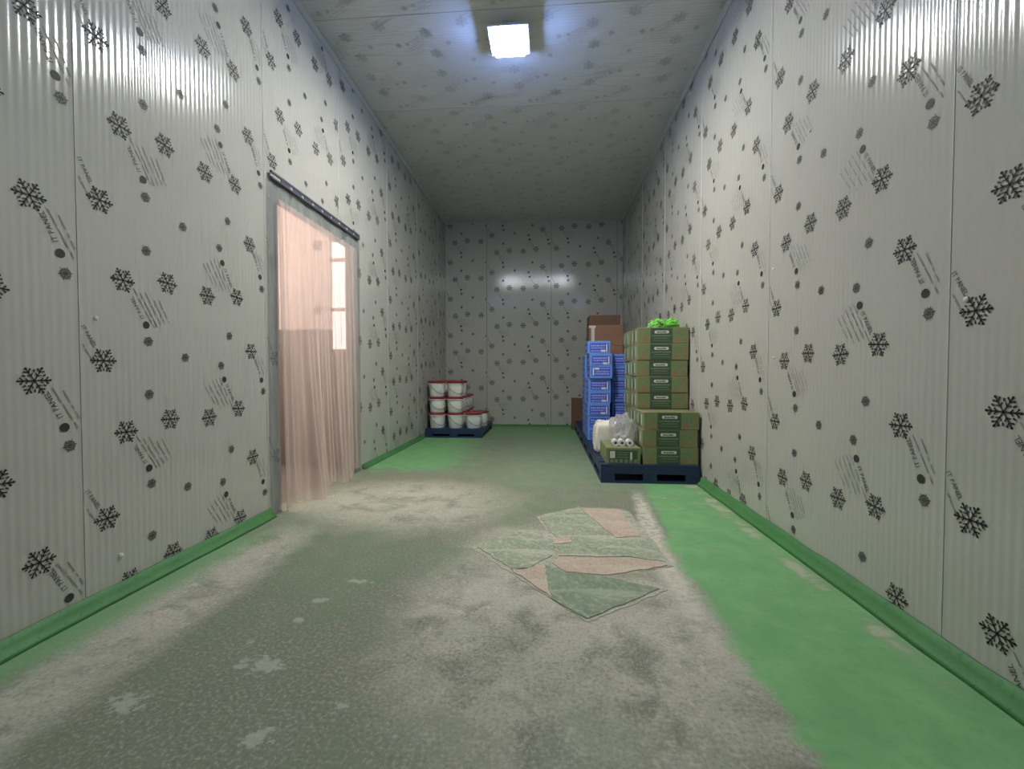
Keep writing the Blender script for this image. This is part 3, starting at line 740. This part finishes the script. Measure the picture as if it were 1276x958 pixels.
# ------------------------------------------------------------------ pails
pbody = MB().lathe([(0.098, 0.0), (0.101, 0.004), (0.110, 0.172), (0.110, 0.186)], 'pail', 30).mesh('body', True)
plid = MB().lathe([(0.1105, 0.186), (0.121, 0.186), (0.123, 0.214), (0.120, 0.2195), (0.108, 0.2205), (0.104, 0.2165), (0.0, 0.2165)], 'lid', 30, False).mesh('lid', False)
prim = MB().lathe([(0.1125, 0.176), (0.1245, 0.176), (0.1255, 0.1855), (0.1115, 0.1858)], 'pail', 30, False).mesh('rim', True)
pbail = MB().tube([(0.122 * math.cos(p), -0.122 * math.sin(p), 0.168 - 0.125 * math.sin(p)) for p in [math.pi * i / 16 for i in range(17)]], 0.003, 'wire', 6).mesh('handle')
PIH = 0.2205
def pail(x, y, z, rz, label):
    t = thing('pail', label, 'pail', (x, y, z), rz, 'white pails with red lids')
    link_mesh('body', pbody, t); link_mesh('lid', plid, t); link_mesh('rim', prim, t); link_mesh('handle', pbail, t)
rows = ['front row', 'second row', 'third row', 'rear row']
cols = ['next to the left wall', 'in the middle column', 'in the right column']
plan = {(0, 0): 3, (1, 0): 3, (2, 0): 1, (0, 1): 3, (1, 1): 3, (2, 1): 1, (0, 2): 3, (1, 2): 2, (0, 3): 3, (1, 3): 2}
for (c, rw), n in plan.items():
    for k in range(n):
        x = (-1.552, -1.288, -1.03)[c] + (0.055 if (c == 2 and rw > 0) else 0) + r.uniform(-0.004, 0.004); y = 6.12 + rw * 0.262
        lv = 'only pail' if n == 1 else ('top pail' if k == n - 1 else ('bottom pail' if k == 0 else 'middle pail'))
        pail(x, y, 0.125 + k * PIH, r.choice((0.75, 0.9, 1.0, 0.65)), 'white pail with red lid, %s of the %s, %s' % (lv, rows[rw], cols[c]))

# ------------------------------------------------------------------ torn sheets lying on the floor
def torn(name, pts, z, mat, label, seed, thick=0.003):
    rnd = random.Random(seed); P = []
    for i in range(len(pts)):
        a, b = pts[i], pts[(i + 1) % len(pts)]; n = max(2, int(math.dist(a, b) / 0.035))
        for k in range(n):
            q = k / n; e = 0.0 if k == 0 else 0.006
            P.append((a[0] + (b[0] - a[0]) * q + rnd.uniform(-e, e), a[1] + (b[1] - a[1]) * q + rnd.uniform(-e, e)))
    cx = sum(p[0] for p in P) / len(P); cy = sum(p[1] for p in P) / len(P)
    o = MB().prism([(p[0] - cx, p[1] - cy) for p in P], 0, thick, mat).build(name, loc=(cx, cy, z))
    return tag(o, label, 'sheet', 'torn sheets on the floor')
torn('paper_backing', [(-0.385, 2.20), (0.15, 1.565), (0.50, 1.825), (0.42, 1.985), (0.59, 2.06), (0.565, 2.45), (0.535, 2.86), (0.47, 2.92), (0.21, 2.93), (-0.06, 2.71), (0.0, 2.47), (-0.17, 2.47)], 0.0005, 'sheet_pale', 'pale worn paper layer showing between the torn sheets of the floor patch', 9, 0.0016)
torn('torn_sheet', [(-0.35, 2.20), (-0.15, 1.96), (-0.09, 1.97), (0.03, 2.13), (0.05, 2.33), (-0.16, 2.43)][::1], 0.0024, 'sheet_green', 'grey-green torn sheet at the left corner of the floor patch', 1)
torn('torn_sheet', [(-0.155, 1.955), (0.022, 1.725), (-0.015, 2.02), (-0.08, 1.985)], 0.0024, 'sheet_pink', 'small pinkish triangular board on the front left edge of the floor patch', 2)
torn('torn_sheet', [(0.02, 1.715), (0.15, 1.585), (0.47, 1.83), (0.26, 1.925), (0.08, 1.945), (-0.005, 2.02)], 0.0024, 'sheet_dark', 'dark green torn sheet forming the front corner of the floor patch', 3)
torn('torn_sheet', [(0.03, 2.04), (0.09, 1.955), (0.28, 1.94), (0.56, 2.06), (0.56, 2.085), (0.42, 2.125), (0.06, 2.11)], 0.0024, 'sheet_pink', 'long pinkish board strip across the middle of the floor patch', 4)
torn('torn_sheet', [(0.06, 2.125), (0.42, 2.14), (0.565, 2.10), (0.53, 2.40), (0.37, 2.38), (0.215, 2.86), (-0.04, 2.69), (0.06, 2.34)], 0.0024, 'sheet_green', 'large worn green sheet at the back of the floor patch', 5)
torn('torn_sheet', [(0.375, 2.39), (0.515, 2.42), (0.47, 2.88), (0.225, 2.90)], 0.0024, 'sheet_pink', 'pinkish board rectangle at the back right of the floor patch', 6)
torn('torn_sheet', [(0.035, 2.27), (0.14, 2.30), (0.13, 2.37), (0.05, 2.35)], 0.0056, 'sheet_pink', 'tiny pinkish board scrap lying on the large green sheet', 7, 0.002)
